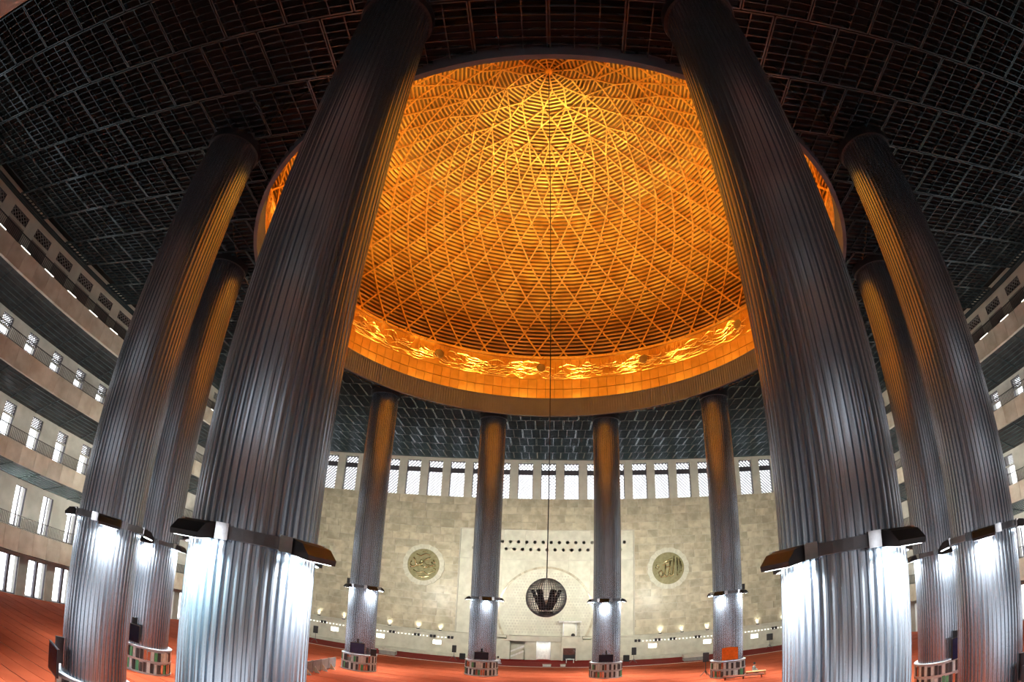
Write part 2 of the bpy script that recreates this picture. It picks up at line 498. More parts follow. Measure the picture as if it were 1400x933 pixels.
for k in range(1500):
    a = rnd.uniform(0, 2 * PI); z = rnd.uniform(30.3, 31.8)
    kind = rnd.random(); rr = 20.82
    if kind < 0.45:        # upright stroke
        hgt = rnd.uniform(0.7, 1.7); z1 = min(32.4, z + hgt); ln = rnd.uniform(-0.01, 0.01)
        pts = [cyl(a + ln * t, z + (z1 - z) * t, rr) for t in (0, 0.5, 1)]
    elif kind < 0.85:      # bowl
        wd = rnd.uniform(0.02, 0.055); dp = rnd.uniform(0.2, 0.6)
        pts = [cyl(a + wd * math.cos(PI * t), max(30.15, z - dp * math.sin(PI * t)), rr) for t in (0, .2, .4, .6, .8, 1)]
    else:                  # long sweep
        wd = rnd.uniform(0.05, 0.10)
        pts = [cyl(a + wd * t, z + 0.35 * math.sin(PI * t) + rnd.uniform(-.05, .05), rr) for t in (0, .25, .5, .75, 1)]
    mb.tube(pts, [0.025] + [0.05] * (len(pts) - 2) + [0.02], 4)
tag(mb.build('relief_lettering', M['gold_relief'], dome), 'illegible gold relief lettering around the drum', kind='stuff')
for k in range(12):
    a = 2 * PI * k / 12 + R(-2.6)
    c = cyl(a, 31.35, 20.82)
    mb = MB(); mb.lathe([(0.001, 0.08), (0.42, 0.08), (0.5, 0.0), (0.42, -0.08), (0.001, -0.08)], 16)
    mm = Matrix.Rotation(-a, 3, 'Z') @ Matrix.Rotation(R(90), 3, 'X')
    mb.v = [tuple(mm @ Vector(v)) for v in mb.v]
    mb.build('roundel', M['gold_shell'], dome, loc=c)
# rim: ribbed inner face, flat underside
n = 480
vs, fs = [], []
for k in range(n):
    a0, a1 = 2 * PI * k / n, 2 * PI * (k + 0.55) / n
    for a, r in ((a0, 19.47), (a1, 19.47)):
        vs += [(r * math.sin(a), r * math.cos(a), 0.06), (r * math.sin(a), r * math.cos(a), 1.82)]
    for a, r in ((a1, 19.53), (2 * PI * (k + 1) / n, 19.53)):
        vs += [(r * math.sin(a), r * math.cos(a), 0.06), (r * math.sin(a), r * math.cos(a), 1.82)]
    b = k * 8
    fs += [(b, b + 2, b + 3, b + 1), (b + 2, b + 4, b + 5, b + 3), (b + 4, b + 6, b + 7, b + 5)]
    b2 = ((k + 1) % n) * 8
    fs += [(b + 6, b2, b2 + 1, b + 7)]
mb = MB().add(vs, fs)
mb.lathe([(19.43, 0.0), (19.43, 0.07), (19.58, 0.07), (19.58, 1.8), (19.45, 1.8), (19.45, 1.9), (19.72, 1.9), (19.72, 0.82), (19.66, 0.8), (19.66, 0.0)], 144, close=True)
mb.build('rim_band', M['rim'], dome)
MB().lathe([(19.70, 0.8), (21.2, 0.8), (21.2, 1.0), (19.70, 1.0)], 144, close=True).build('trough', M['void'], dome)
# orange uplights in the trough
mbu = MB().b2(-0.22, 0.22, -0.12, 0.12, 0, 0.22)
mbu.b2(-0.18, 0.18, -0.09, 0.09, 0.22, 0.235, 1)
M['amber'] = mat('amber_lens', (1, 0.7, 0.3), 0.3, emit=(1.0, 0.55, 0.15), estr=30.0)
me_up = mbu.mesh('uplight', [M['black'], M['amber']])
for k in range(24):
    a = 2 * PI * (k + 0.5) / 24
    put('uplight', me_up, dome, (19.95 * math.sin(a), 19.95 * math.cos(a), 1.0), rz=-a)
    l = arc_lamp('uplight_beam', 'SPOT', (19.93 * math.sin(a), 19.93 * math.cos(a), 1.32), DOME_W, (1.0, 0.73, 0.24), dome,
                 spot_size=R(84), spot_blend=0.7, shadow_soft_size=0.18)
    aim(l, (-math.sin(a) * 0.50, -math.cos(a) * 0.50, 1.0))
    l = arc_lamp('uplight_spill', 'AREA', (20.0 * math.sin(a), 20.0 * math.cos(a), 1.3), DRUM_W, (1.0, 0.60, 0.17), dome, shape='RECTANGLE', size=0.4, size_y=0.2)
    aim(l, (math.sin(a), math.cos(a), 1.1))

# ------------------------------------------------------------------ columns
def shaft_mesh():
    # folded steel sheet: 48 raised faces and 48 recessed ones with steep sides
    mb = MB(); NF = 48
    ring_ = []
    for k in range(NF):
        for t, r in ((0.0, RCOL), (0.24, RCOL + 0.006), (0.48, RCOL), (0.58, RCOL - 0.05), (0.90, RCOL - 0.05)):
            a = 2 * PI * (k + t) / NF
            ring_.append((r * math.sin(a), r * math.cos(a)))
    n = len(ring_)
    zs = [0.0, HC - 0.02]
    mb.add([(x, y, z) for z in zs for x, y in ring_], [((k + 1) % n, k, n + k, n + (k + 1) % n) for k in range(n)])
    return mb
proto = empty('fluted_column', (0, 0, 0))
sm = shaft_mesh()
put('shaft', sm.mesh('shaft', M['steel']), proto)
MB().lathe([(1.30, HC - 0.35), (1.40, HC - 0.35), (1.44, HC - 0.05), (1.44, HC + 0.1), (1.26, HC + 0.1), (1.26, HC - 0.35)], 48, close=True).build('ceiling_collar', M['black'], proto, smooth=False)
ring = MB()
ring.lathe([(1.31, ZRING - 0.02), (1.47, ZRING - 0.02), (1.47, ZRING + 0.2), (1.31, ZRING + 0.2)], 48, close=True)
ring = ring.build('light_ring', M['steel_dark'], proto)
mb = MB().b2(-0.13, 0.13, 1.46, 1.53, ZRING - 0.06, ZRING + 0.24)
me_j = mb.mesh('junction_box', M['chrome'])
for k in range(8):
    put('junction_box', me_j, ring, None, rz=2 * PI * (k + 0.5) / 8)
hood = MB()
hood.prism([(1.40, ZRING - 0.06), (1.80, ZRING - 0.14), (1.82, ZRING - 0.04), (1.66, ZRING + 0.16), (1.40, ZRING + 0.24)], -0.42, 0.42, 'x', 0)
hood.add([(-0.36, 1.44, ZRING - 0.075), (0.36, 1.44, ZRING - 0.075), (0.36, 1.76, ZRING - 0.14), (-0.36, 1.76, ZRING - 0.14)], [(0, 1, 2, 3)], 1)
me_h = hood.mesh('floodlight', [M['black'], M['lens']])
for k in range(4):
    put('floodlight', me_h, ring, None, rz=2 * PI * k / 4)
# chrome bookcase base: plinth, two tiers of chrome-framed covers
base = MB().lathe([(1.30, 0.0), (1.56, 0.0), (1.56, 0.1), (1.46, 0.1), (1.46, 0.74), (1.55, 0.74), (1.55, 0.82), (1.46, 0.82), (1.46, 1.44), (1.55, 1.44), (1.55, 1.52), (1.30, 1.52)], 40, close=True).build('base', M['case'], proto)
rb = random.Random(11)
bk = MB()
for tier, (z0, z1) in enumerate(((0.11, 0.73), (0.83, 1.43))):
    for k in range(44):
        a = 2 * PI * k / 44
        mi = rb.choice([0, 0, 0, 1, 2, 2, 2, 3])
        mm = Matrix.Rotation(-a, 3, 'Z')
        hh = (z1 - z0) * rb.uniform(0.82, 0.98)
        bk.box(Vector((1.49 * math.sin(a), 1.49 * math.cos(a), z0 + hh / 2)), (0.17, 0.07, hh), mi, mat=mm)
tag(bk.build('covers', [M['book_dark'], M['book_green'], M['book_white'], M['chrome']], base), kind='stuff')

col_labels = {
    -15: 'slim bright fluted steel column before the far wall, just left of the hanging globe',
    15: 'slim bright fluted steel column before the far wall, just right of the hanging globe',
    -45: 'fluted steel column beside the low grey barrier, in front of the left gold medallion',
    45: 'fluted steel column with orange cloth on its base, by the right gold medallion',
    -75: 'fluted steel column hidden behind the huge dark left column',
    75: 'fluted steel column hidden behind the huge dark right column',
    -105: 'fluted steel column partly covered by a nearer one, before the left galleries',
    105: 'fluted steel column partly covered by a nearer one, before the right galleries',
    -135: 'mid-sized fluted steel column at the left edge with orange sheen near its top',
    135: 'mid-sized fluted steel column at the right edge with orange sheen near its top',
    -165: 'huge dark fluted steel column in the foreground, left of the dome',
    165: 'huge dark fluted steel column in the foreground, right of the dome'}
COLPOS = {}
first = True
for ang, lab in col_labels.items():
    a = R(ang)
    c = proto if first else copy_tree(proto)
    first = False
    c.location = (RC * math.sin(a), RC * math.cos(a), 0); c.rotation_euler = (0, 0, -a + PI)
    tag(c, lab, 'column', 'columns around the dome', 'thing')
    COLPOS[ang] = c.location.copy()
    rgc = [ch for ch in c.children if ch.name.startswith('light_ring')][0]
    for k in range(4):
        tint = (0.93, 0.97, 1.0)
        if (ang, k) in ((-165, 2), (-165, 1), (-135, 2)): tint = (0.93, 0.97, 1.0)
        rr = 1.62
        b = 2 * PI * k / 4
        if ang == -165 and k == 2: tint = (0.45, 0.92, 1.0)
        l = arc_lamp('floodlight_beam', 'AREA', (rr * math.sin(-b), rr * math.cos(-b), ZRING - 0.22), RING_W, tint, rgc, shape='RECTANGLE', size=0.6, size_y=0.3, spread=R(125))
        aim(l, (-math.sin(-b) * 0.42, -math.cos(-b) * 0.42, -1))

me_wf = MB().b2(-0.35, 0.35, -0.25, 0.15, -0.25, 0.25).b2(-0.3, 0.3, 0.15, 0.17, -0.2, 0.2, 1).mesh('wall_flood', [M['black'], M['lens']])
for ang in (-75, -45, -15, 15, 45, 75):  # added fill boxes on the rings' hidden side, brightening the far wall
    cc = [ob for ob in COL.objects if ob.get('label') == col_labels[ang]][0]
    rgc = [ch for ch in cc.children if ch.name.startswith('light_ring')][0]
    for q in (-1, 1):
        a = R(180 + 24 * q)
        f = put('wall_flood', me_wf, rgc, (1.62 * math.sin(a), 1.62 * math.cos(a), ZRING + 0.5), rz=-a)
        l = arc_lamp('wall_fill_beam', 'AREA', (1.85 * math.sin(a), 1.85 * math.cos(a), ZRING + 0.5), FILL_W, (0.98, 1.0, 0.86), rgc, shape='RECTANGLE', size=0.6, size_y=0.4, spread=R(140))
        aim(l, (math.sin(a), math.cos(a), 0.30))

# ------------------------------------------------------------------ far wall
WT = 0.9
NW = 11
fw = MB()
fw.b2(-41, 41, YF, YF + WT, 0, 20.9)
fw.b2(-41, 41, YF, YF + WT, 25.75, 27.5)
WPX, WW = 2.98, 1.93
xs_w = [WPX * i for i in range(-NW, NW + 1)]
edges_x = [-41] + [v for x in xs_w for v in (x - WW / 2, x + WW / 2)] + [41]
for i in range(0, len(edges_x), 2): fw.b2(edges_x[i], edges_x[i + 1], YF, YF + WT, 20.9, 25.75)
wall_far = fw.build('wall_far', M['plaster'])
tag(wall_far, 'far prayer wall clad in tan marble under a row of lattice windows', 'wall', kind='structure')
# slabs: (x0,x1,z0,z1)
slabs = []
sw = 10.9 / 6
def fill(x0, x1, z0, z1, nr, seed):
    rr = random.Random(seed)
    h = (z1 - z0) / nr
    for r in range(nr):
        x = x0 - sw * rr.random()
        while x < x1 - 0.05:
            ww = sw * rr.choice((0.75, 1.0, 1.0, 1.25))
            a, b = max(x, x0), min(x + ww, x1)
            if b - a > 0.06: slabs.append((a, b, z0 + h * r, z0 + h * (r + 1)))
            x += ww
fill(-36.4, -10.95, 3.2, 16.75, 14, 1); fill(10.95, 36.4, 3.2, 16.75, 14, 2); fill(-36.4, 36.4, 16.75, 20.85, 4, 3)
slabs.sort(key=lambda s: abs((s[0] + s[1]) / 2))
rest = MB()
rs = random.Random(5)
def slab(mb, s, ox=0.0, oz=0.0):
    a, b, c, d = s; t = 0.05 + rs.random() * 0.025; g = 0.012
    mb.b2(a + g - ox, b - g - ox, YF - t, YF + 0.0, c + g - oz, d - g - oz)
for i, s in enumerate(slabs):
    if i < 300:
        mb = MB(); cx, cz = (s[0] + s[1]) / 2, (s[2] + s[3]) / 2
        slab(mb, s, cx, cz); mb.build('marble_slab', M['marble'], wall_far, loc=(cx, 0, cz))
    else: slab(rest, s)
tag(rest.build('outer_slabs', M['marble'], wall_far), kind='stuff')
# central pale panel
pz0, pz1, px = 3.2, 16.7, 10.85
for (z0, z1, n) in ((12.95, 16.7, 8), (8.1, 12.85, 8), (3.2, 8.05, 8)):
    for k in range(n):
        a, b = -px + 2 * px * k / n, -px + 2 * px * (k + 1) / n
        MB().b2(-(b - a) / 2 + 0.01, (b - a) / 2 - 0.01, YF - 0.14, YF, -(z1 - z0) / 2, (z1 - z0) / 2).build('pale_slab', M['marble_pale'], wall_far, loc=((a + b) / 2, 0, (z0 + z1) / 2))
mb = MB()
for s_ in (-1, 1): mb.b2(s_ * 10.95 - 0.06, s_ * 10.95 + 0.06, YF - 0.2, YF, 3.2, 16.82)
mb.b2(-10.95, 10.95, YF - 0.2, YF, 16.7, 16.82); mb.b2(-10.85, 10.85, YF - 0.19, YF, 12.84, 12.96)
mb.build('panel_border', M['plaster'], wall_far)
M['star'] = mat('star_hollow', (0.30, 0.29, 0.24), 0.6, scale=3)
mb = MB()
for row, z in enumerate((14.25, 15.2)):
    for k in range(-9, 10):
        x = (k + (0.5 if row else 0)) * 1.02
        for q in range(2):
            mb.box((x, YF - 0.145, z), (0.36, 0.05, 0.36), 0, mat=Matrix.Rotation(R(45) * q, 3, 'Y'))
tag(mb.build('star_row', M['star'], wall_far), kind='stuff')
# arch ring and patterned disc
AZ, AR = 6.15, 5.67
a_lim = PI - math.acos((AZ - 3.15) / (AR + 0.2)) 
pts = []
def arc(r): return [(r * math.sin(t), AZ + r * math.cos(t)) for t in [(-a_lim) + 2 * a_lim * i / 60 for i in range(61)]]
mb = MB()
o_, i_ = arc(AR + 0.28), arc(AR)
for k in range(60):
    mb.prism([i_[k], o_[k], o_[k + 1], i_[k + 1]], YF - 0.3, YF - 0.1, 'y')
mb.build('arch_ring', M['marble'], wall_far)
poly = arc(AR)
MB().prism(poly, YF - 0.19, YF - 0.12, 'y').build('arch_field', M['marble_pale'], wall_far)
mb = MB()
for i in range(-16, 17):
    for j in range(-9, 17):
        x, z = i * 0.36 + (0.18 if j % 2 else 0), AZ + j * 0.36
        if math.hypot(x, z - AZ) < AR - 0.25 and z > 3.3:
            mb.box((x, YF - 0.195, z), (0.2, 0.03, 0.2), 0, mat=Matrix.Rotation(R(45), 3, 'Y'))
tag(mb.build('arch_tracery', M['plaster'], wall_far), kind='stuff')
# dado with ledge, and the mihrab openings
dad = MB()
dad.b2(-36.4, -5.6, YF - 0.45, YF, 0, 2.9); dad.b2(5.6, 36.4, YF - 0.45, YF, 0, 2.9)
dad.b2(-36.4, -4.6, YF - 0.75, YF, 2.9, 3.18); dad.b2(4.6, 36.4, YF - 0.75, YF, 2.9, 3.18)
dad.b2(-36.4, -5.6, YF - 0.9, YF - 0.45, 0, 0.45); dad.b2(5.6, 36.4, YF - 0.9, YF - 0.45, 0, 0.45)
dad.build('dado', M['marble_pale'], wall_far)
mh = MB()
for a, b in ((-5.6, -4.1), (-2.3, -0.95), (0.8, 2.1), (3.95, 5.6)): mh.b2(a, b, YF - 1.1, YF, 0, 2.75)
mh.build('pier', M['marble_pale'], wall_far)
mh = MB(); mh.prism([(-4.7, 2.55), (4.7, 2.55), (4.3, 3.2), (-4.3, 3.2)], YF - 1.35, YF, 'y')
mh.build('canopy_ledge', M['plaster'], wall_far)
mh = MB()
mh.lathe([(0.86, 0), (0.86, 2.5)], 16, a0=R(-90), a1=R(90), c=(-0.075, YF - 0.9, 0))
mh.build('mihrab_niche', M['white'], wall_far)
l = arc_lamp('mihrab_light', 'AREA', (-0.075, YF - 0.95, 2.45), 22, (1, 1, 0.9), wall_far, shape='RECTANGLE', size=1.2, size_y=0.3)
aim(l, (0, 0.15, -1))
mh = MB()
mh.b2(-5.6, 5.6, YF - 1.5, YF, 0.0, 0.16)
mh.build('platform', M['carpet_dark'], wall_far)
# stair handrails inside the left opening
for z in (0.5, 1.15):
    MB().bar((-4.0, YF - 1.0, z), (-2.4, YF - 1.0, z + 0.75), 0.08, 0.2).build('stair_rail', M['white'], wall_far)
for k in range(5):
    MB().b2(-4.0 + 0.32 * k, -2.4, YF - 0.95, YF - 0.1, 0.16 + 0.25 * k, 0.16 + 0.25 * (k + 1)).build('step', M['plaster'], wall_far)

# medallions with gold lettering
def medallion(x, strokes, lab):
    o = empty('wall_medallion', (x, YF - 0.08, 11.62))
    tag(o, lab, 'medallion', kind='thing')
    n = 24; pr = []
    for k in range(96):
        a = 2 * PI * k / 96
        r = 2.62 + 0.10 * abs(math.sin(a * 8))
        pr.append((r * math.cos(a), r * math.sin(a)))
    inner = [(2.08 * math.cos(2 * PI * k / 96), 2.08 * math.sin(2 * PI * k / 96)) for k in range(96)]
    mb = MB()
    for k in range(96):
        k2 = (k + 1) % 96
        mb.prism([inner[k], pr[k], pr[k2], inner[k2]], -0.16, 0.04, 'y')
    mb.build('stone_surround', M['marble_pale'], o)
    MB().prism(inner, -0.06, 0.04, 'y').build('ground_disc', M['disc'], o)
    mb = MB()
    for st in strokes:
        wd = st[0]; P = st[1:]
        mb.tube([(a, -0.10, b) for a, b in P], wd, 6)
    mb.build('gold_lettering', M['gold_letter'], o, smooth=True)
    return o
M['disc'] = mat('bronze_disc', (0.30, 0.27, 0.15), 0.45, 0.4, (0.22, 0.20, 0.10), 2)
M['gold_letter'] = mat('pale_gold', (0.78, 0.70, 0.42), 0.25, 0.9, (0.62, 0.54, 0.28), 3)
allah = [(0.13, (1.15, 1.35), (1.2, 0.2), (1.15, -1.0)),
         (0.13, (0.75, 1.55), (0.72, 0.3), (0.6, -0.85), (0.25, -1.05), (0.15, -0.7)),
         (0.13, (0.25, 1.0), (0.2, 0.0), (0.05, -0.95), (-0.35, -1.1), (-0.5, -0.75)),
         (0.12, (-0.35, 0.5), (-0.4, -0.6), (-0.75, -1.1), (-1.15, -0.95), (-1.25, -0.5), (-0.95, -0.25), (-0.7, -0.6), (-0.95, -1.2)),
         (0.09, (-0.6, 0.75), (0.0, 1.05), (0.55, 1.3)), (0.09, (-0.75, 0.4), (-0.1, 0.7), (0.5, 0.95)),
         (0.10, (-1.5, 0.5), (-1.2, 0.2), (-1.35, -0.05), (-1.65, 0.1), (-1.5, 0.5)), (0.08, (1.6, 0.9), (1.75, 0.2), (1.65, -0.5)),
         (0.08, (1.45, 1.2), (1.55, 0.3), (1.45, -0.7)), (0.08, (-0.4, 0.15), (0.1, 0.2), (0.5, 0.1))]
muhammad = [(0.13, (1.5, 0.3), (1.25, 0.65), (1.0, 0.35), (1.25, 0.05), (1.6, 0.0), (0.9, -0.1), (0.5, 0.0)),
            (0.13, (0.9, 0.95), (0.35, 0.75), (0.0, 0.45), (0.3, 0.05), (0.8, -0.25), (0.2, -0.35), (-0.3, -0.1)),
            (0.12, (-0.1, 0.35), (-0.35, 0.6), (-0.55, 0.25), (-0.3, 0.0), (-0.05, 0.35)),
            (0.13, (-0.4, 0.0), (-0.9, -0.15), (-1.1, 0.5), (-1.35, 0.9)), (0.12, (-0.9, -0.15), (-1.4, -0.35), (-1.7, -0.1)),
            (0.10, (-1.3, -0.75), (-0.7, -1.1), (0.0, -0.9), (0.6, -1.25), (1.2, -0.85)), (0.10, (-0.6, -1.5), (0.1, -1.6), (0.8, -1.45)),
            (0.10, (-1.0, 1.35), (-0.4, 1.1), (0.2, 1.45), (0.8, 1.3)), (0.08, (-0.2, 1.7), (0.3, 1.75)), (0.09, (-1.55, 0.4), (-1.75, 0.0), (-1.6, -0.5)),
            (0.09, (1.3, -0.4), (1.6, -0.5), (1.5, -0.9), (1.2, -0.8))]
medallion(-15.45, muhammad, 'round gold lettering medallion with looping strokes, left of the arch panel')
medallion(15.3, allah, 'round gold lettering medallion with upright strokes, right of the arch panel')

# far windows
def lattice(mb, x0, x1, z0, z1, y, s=0.26, w_=0.045, d=0.06, fr=0.06):
    """diagonal lattice clipped to a rectangle, bars lie in the xz plane"""
    W_, H_ = x1 - x0, z1 - z0
    n = int((W_ + H_) / s) + 1
    for k in range(1, n):
        c = k * s
        # u + v = c
        u0, v0 = (c, 0) if c <= W_ else (W_, c - W_)
        u1, v1 = (0, c) if c <= H_ else (c - H_, H_)
        if abs(u0 - u1) > 0.03:
            mb.bar((x0 + u0, y, z0 + v0), (x0 + u1, y, z0 + v1), d, w_, (0, 1, 0))
            mb.bar((x1 - u0, y, z0 + v0), (x1 - u1, y, z0 + v1), d, w_, (0, 1, 0))
def frame(mb, x0, x1, z0, z1, y, t=0.07, d=0.14, mi=0):
    mb.b2(x0, x0 + t, y - d / 2, y + d / 2, z0, z1, mi); mb.b2(x1 - t, x1, y - d / 2, y + d / 2, z0, z1, mi)
    mb.b2(x0 + t, x1 - t, y - d / 2, y + d / 2, z0, z0 + t, mi); mb.b2(x0 + t, x1 - t, y - d / 2, y + d / 2, z1 - t, z1, mi)
def win_far_mesh():
    h = WW / 2
    a = MB(); frame(a, -h, h, 0, 4.85, 0); a.b2(-h, h, -0.1, 0.1, 3.3, 3.95)
    u = MB(); lattice(u, -h + .07, h - .07, 3.95, 4.78, 0, 0.46, 0.25)
    lo = MB(); lattice(lo, -h + .07, h - .07, 0.07, 3.3, 0, 0.44, 0.235)
    return a.mesh('frame', M['grille']), u.mesh('upper_lattice', M['grille']), lo.mesh('lower_lattice', M['grille'])
wf = win_far_mesh()
WIN = [0]
def window(parts, names, loc, rz, lab, grp):
    WIN[0] += 1
    o = empty('window_%d' % WIN[0], loc, rz)
    tag(o, lab, 'window', grp, 'structure')
    for me_, n_ in zip(parts, names): put(n_, me_, o)
    return o
for i, x in enumerate(xs_w):
    k = i - NW
    if k == 0: lab = 'bright lattice window in the far wall directly above the hanging globe'
    else: lab = 'lattice window in the far wall, %s to the %s of the central one' % (ordinal(abs(k)), 'left' if k < 0 else 'right')
    window(wf, ('frame', 'upper_lattice', 'lower_lattice'), (x, YF + 0.45, 20.9), 0, lab, 'lattice windows along the far wall')

# ------------------------------------------------------------------ side walls, galleries, near gallery
PBOT = [3.78, 9.98, 16.06, 22.06]
PTOP = [5.5, 11.38, 17.55, 23.6]
DROP = [0.3, 0.8, 1.35, 1.6]
Y0, Y1 = YN, YF
PW = 3.2
bays = [-29.05 + PW * k for k in range(21)]           # bay centres, one lies at y = 3.0
# opening (z0,z1,halfwidth) per level behind the gallery
OPEN = [(0.0, 3.15, 1.08), (5.45, 8.7, 0.62), (11.35, 14.4, 0.62), (17.5, 20.2, 0.62)]
side_word = {-1: 'left', 1: 'right'}
lev_word = ['ground floor', 'first gallery', 'second gallery', 'third gallery', 'top gallery']
def side_opening_meshes():
    out = []
    for (z0, z1, hw) in OPEN:
        H_ = z1 - z0
        a = MB(); frame(a, -hw, hw, 0, H_, 0, 0.06, 0.12)
        if hw > 1: a.b2(-0.12, 0.12, -0.15, 0.15, 0.05, H_)
        parts = [a.mesh('frame', M['grille'])]; nm = ['frame']
        if z0 > 10:
            t = MB(); t.b2(-hw, hw, -0.1, 0.1, H_ - 1.0, H_ - 0.85); parts.append(t.mesh('transom', M['concrete'])); nm.append('transom')
            u = MB(); lattice(u, -hw + .06, hw - .06, H_ - 0.85, H_ - 0.06, 0, 0.24, 0.05); parts.append(u.mesh('lattice', M['grille'])); nm.append('lattice')
        elif z0 > 1:
            t = MB(); t.b2(-0.04, 0.04, -0.06, 0.06, 0.06, H_ - 0.06); parts.append(t.mesh('mullion', M['grille'])); nm.append('mullion')
        out.append((parts, nm))
    a = MB(); frame(a, -0.95, 0.95, 0, 2.4, 0, 0.06, 0.1)
    tr = MB().b2(-0.95, 0.95, -0.12, 0.12, 1.38, 1.62)
    u = MB(); lattice(u, -.89, .89, 1.62, 2.34, 0, 0.36, 0.07)
    pb = MB().b2(-.9, .9, 0.0, 0.05, 0.05, 1.4)
    out.append(([a.mesh('frame', M['grille']), tr.mesh('transom', M['plaster']), u.mesh('lattice', M['greypanel']), pb.mesh('panel', M['panelbrown']), MB().b2(-.93, .93, -0.11, -0.07, 1.6, 2.39).mesh('lattice_backing', M['backing'])],  # opaque dark sheet backing the lattice
                ['frame', 'transom', 'lattice', 'panel', 'lattice_backing']))
    return out
M['panelbrown'] = mat('brown_panel', (0.28, 0.24, 0.22), 0.4, 0.0, scale=2)
som = side_opening_meshes()
topbays = [-29.2 + 2.97 * k for k in range(23)]
me_par = {}
for s_ in (-1, 1):
    sd = side_word[s_]
    wm = MB()
    x0, x1 = s_ * XW, s_ * (XW + 0.75)
    ys = [Y0 - 4.5]
    # full-height piers between bays, per level lintels
    prev = 0.0
    for (z0, z1, hw), nxt_z in zip(OPEN, [o_[0] for o_ in OPEN[1:]] + [27.5]):
        ed = [Y0 - 4.5] + [v for b in bays for v in (b - hw, b + hw)] + [YF + 0.9]
        for i in range(0, len(ed), 2): wm.b2(x0, x1, ed[i], ed[i + 1], z0, z1)
        wm.b2(x0, x1, Y0 - 4.5, YF + 0.9, z1, nxt_z)
    wo = wm.build('wall_' + sd, M['concrete'])
    tag(wo, 'grey %s side wall of tall openings behind the stacked galleries' % sd, 'wall', kind='structure')
    # top gallery wall close behind the rail
    tm = MB(); xt0, xt1 = s_ * 36.95, s_ * 37.25
    ed = [Y0 - 4.5] + [v for b in topbays for v in (b - 0.95, b + 0.95)] + [YF]
    for i in range(0, len(ed), 2): tm.b2(xt0, xt1, ed[i], ed[i + 1], 23.7, 26.1)
    tm.b2(xt0, xt1, ed[0], ed[-1], 26.1, 27.5); tm.b2(xt0, xt1, ed[0], ed[-1], 22.3, 23.7)
    tm.build('top_gallery_wall', M['plaster'], wo)
    for lv in range(4):
        for i, b in enumerate(bays):
            if b < -24 or (b > 14): continue
            lab = '%s opening of the %s side, %s bay from the near end' % (lev_word[lv], sd, ordinal(i))
            window(som[lv][0], som[lv][1], (s_ * (XW + 0.2), b, OPEN[lv][0]), s_ * PI / 2, lab, '%s openings, %s side' % (lev_word[lv], sd))
    for i, b in enumerate(topbays):
        if b < -24 or b > 20: continue
        lab = 'square lattice window of the %s top gallery, %s bay from the near end' % (sd, ordinal(i))
        window(som[4][0], som[4][1], (s_ * 37.05, b, 23.7), s_ * PI / 2, lab, 'top gallery windows, %s side' % sd)
    for lv in range(4):
        zb, zt = PBOT[lv], PTOP[lv]
        o = empty('gallery_balcony', (s_ * XS, 3.7, zb))
        tag(o, '%s balcony on the %s with marble parapet and dark baluster railing' % (['lowest', 'second', 'third', 'topmost'][lv], sd), 'balcony', 'side galleries', 'thing')
        H_ = zt - zb
        key = round(H_, 3)
        npan = 46; pw = (Y1 - Y0) / npan
        if key not in me_par:
            me_par[key] = MB().b2(-0.2, 0.2, -pw / 2 + 0.012, pw / 2 - 0.012, 0, H_).mesh('parapet_slab', M['marble_pink'])
        for k in range(npan):
            put('parapet_slab', me_par[key], o, (s_ * 0.2, Y0 + pw * (k + 0.5) - 3.7, 0))
        # slab / soffit sloping down to the wall
        zf = zb + 0.02 - zb; dr = DROP[lv]
        poly = [(s_ * 0.4, 0.02), (s_ * 3.5, -dr), (s_ * 3.5, H_ - 0.15), (s_ * 0.4, H_ - 0.15)]
        MB().prism(poly, Y0 - 3.7, Y1 - 3.7, 'y').build('soffit', M['soffit'], o)
        mb = MB()
        for k in range(1, 7):
            t = k / 7; xx = s_ * (0.4 + 3.1 * t); zz = 0.02 - (dr + 0.02) * t
            mb.b2(xx - 0.03, xx + 0.03, Y0 - 3.7, Y1 - 3.7, zz - 0.05, zz + 0.02)
        for k in range(0, 24):
            yy = Y0 - 3.7 + 2.95 * k
            mb.bar((s_ * 0.45, yy, -0.01), (s_ * 3.45, yy, -dr - 0.01), 0.06, 0.08)
        mb.build('soffit_grid', M['grid'], o)
        # railing
        mb = MB(); zr = H_ + 0.95
        mb.b2(s_ * 0.2 - 0.05, s_ * 0.2 + 0.05, Y0 - 3.7, Y1 - 3.7, zr - 0.06, zr)
        mb.b2(s_ * 0.2 - 0.03, s_ * 0.2 + 0.03, Y0 - 3.7, Y1 - 3.7, H_ + 0.08, H_ + 0.12)
        mb.build('top_rail', M['rail'], o)
        mb = MB(); yy = Y0 - 3.7
        while yy < Y1 - 3.7:
            mb.b2(s_ * 0.2 - 0.018, s_ * 0.2 + 0.018, yy - 0.018, yy + 0.018, H_, zr - 0.05); yy += 0.17
        tag(mb.build('baluster_row', M['rail'], o), kind='stuff')
        if lv < 3:
            l = arc_lamp('gallery_fill', 'AREA', (s_ * 0.62, 0, H_ + 0.02), GAL_W * 10, (1.0, 0.96, 0.88), o, shape='RECTANGLE', size=0.2, size_y=64, spread=R(170))  # added fill strip, out of view behind the parapet, brightens the gallery wall
            l.rotation_euler = (0, s_ * R(-140), 0)
            MB().b2(s_ * 0.5, s_ * 0.74, -33, 33, H_ - 0.14, H_ - 0.02).build('gallery_fill_bar', M['white'], o)  # white bar added under the fill strip
        if lv == 3:
            me_sl = MB().b2(-0.06, 0.06, -0.55, 0.55, 0, 0.035).mesh('slot_light', M['bulb'])
            for b in range(22):
                put('slot_light', me_sl, o, (s_ * 0.02, -29.2 + 1.25 + 2.97 * b - 3.7 + 0.2, H_ + 0.0))

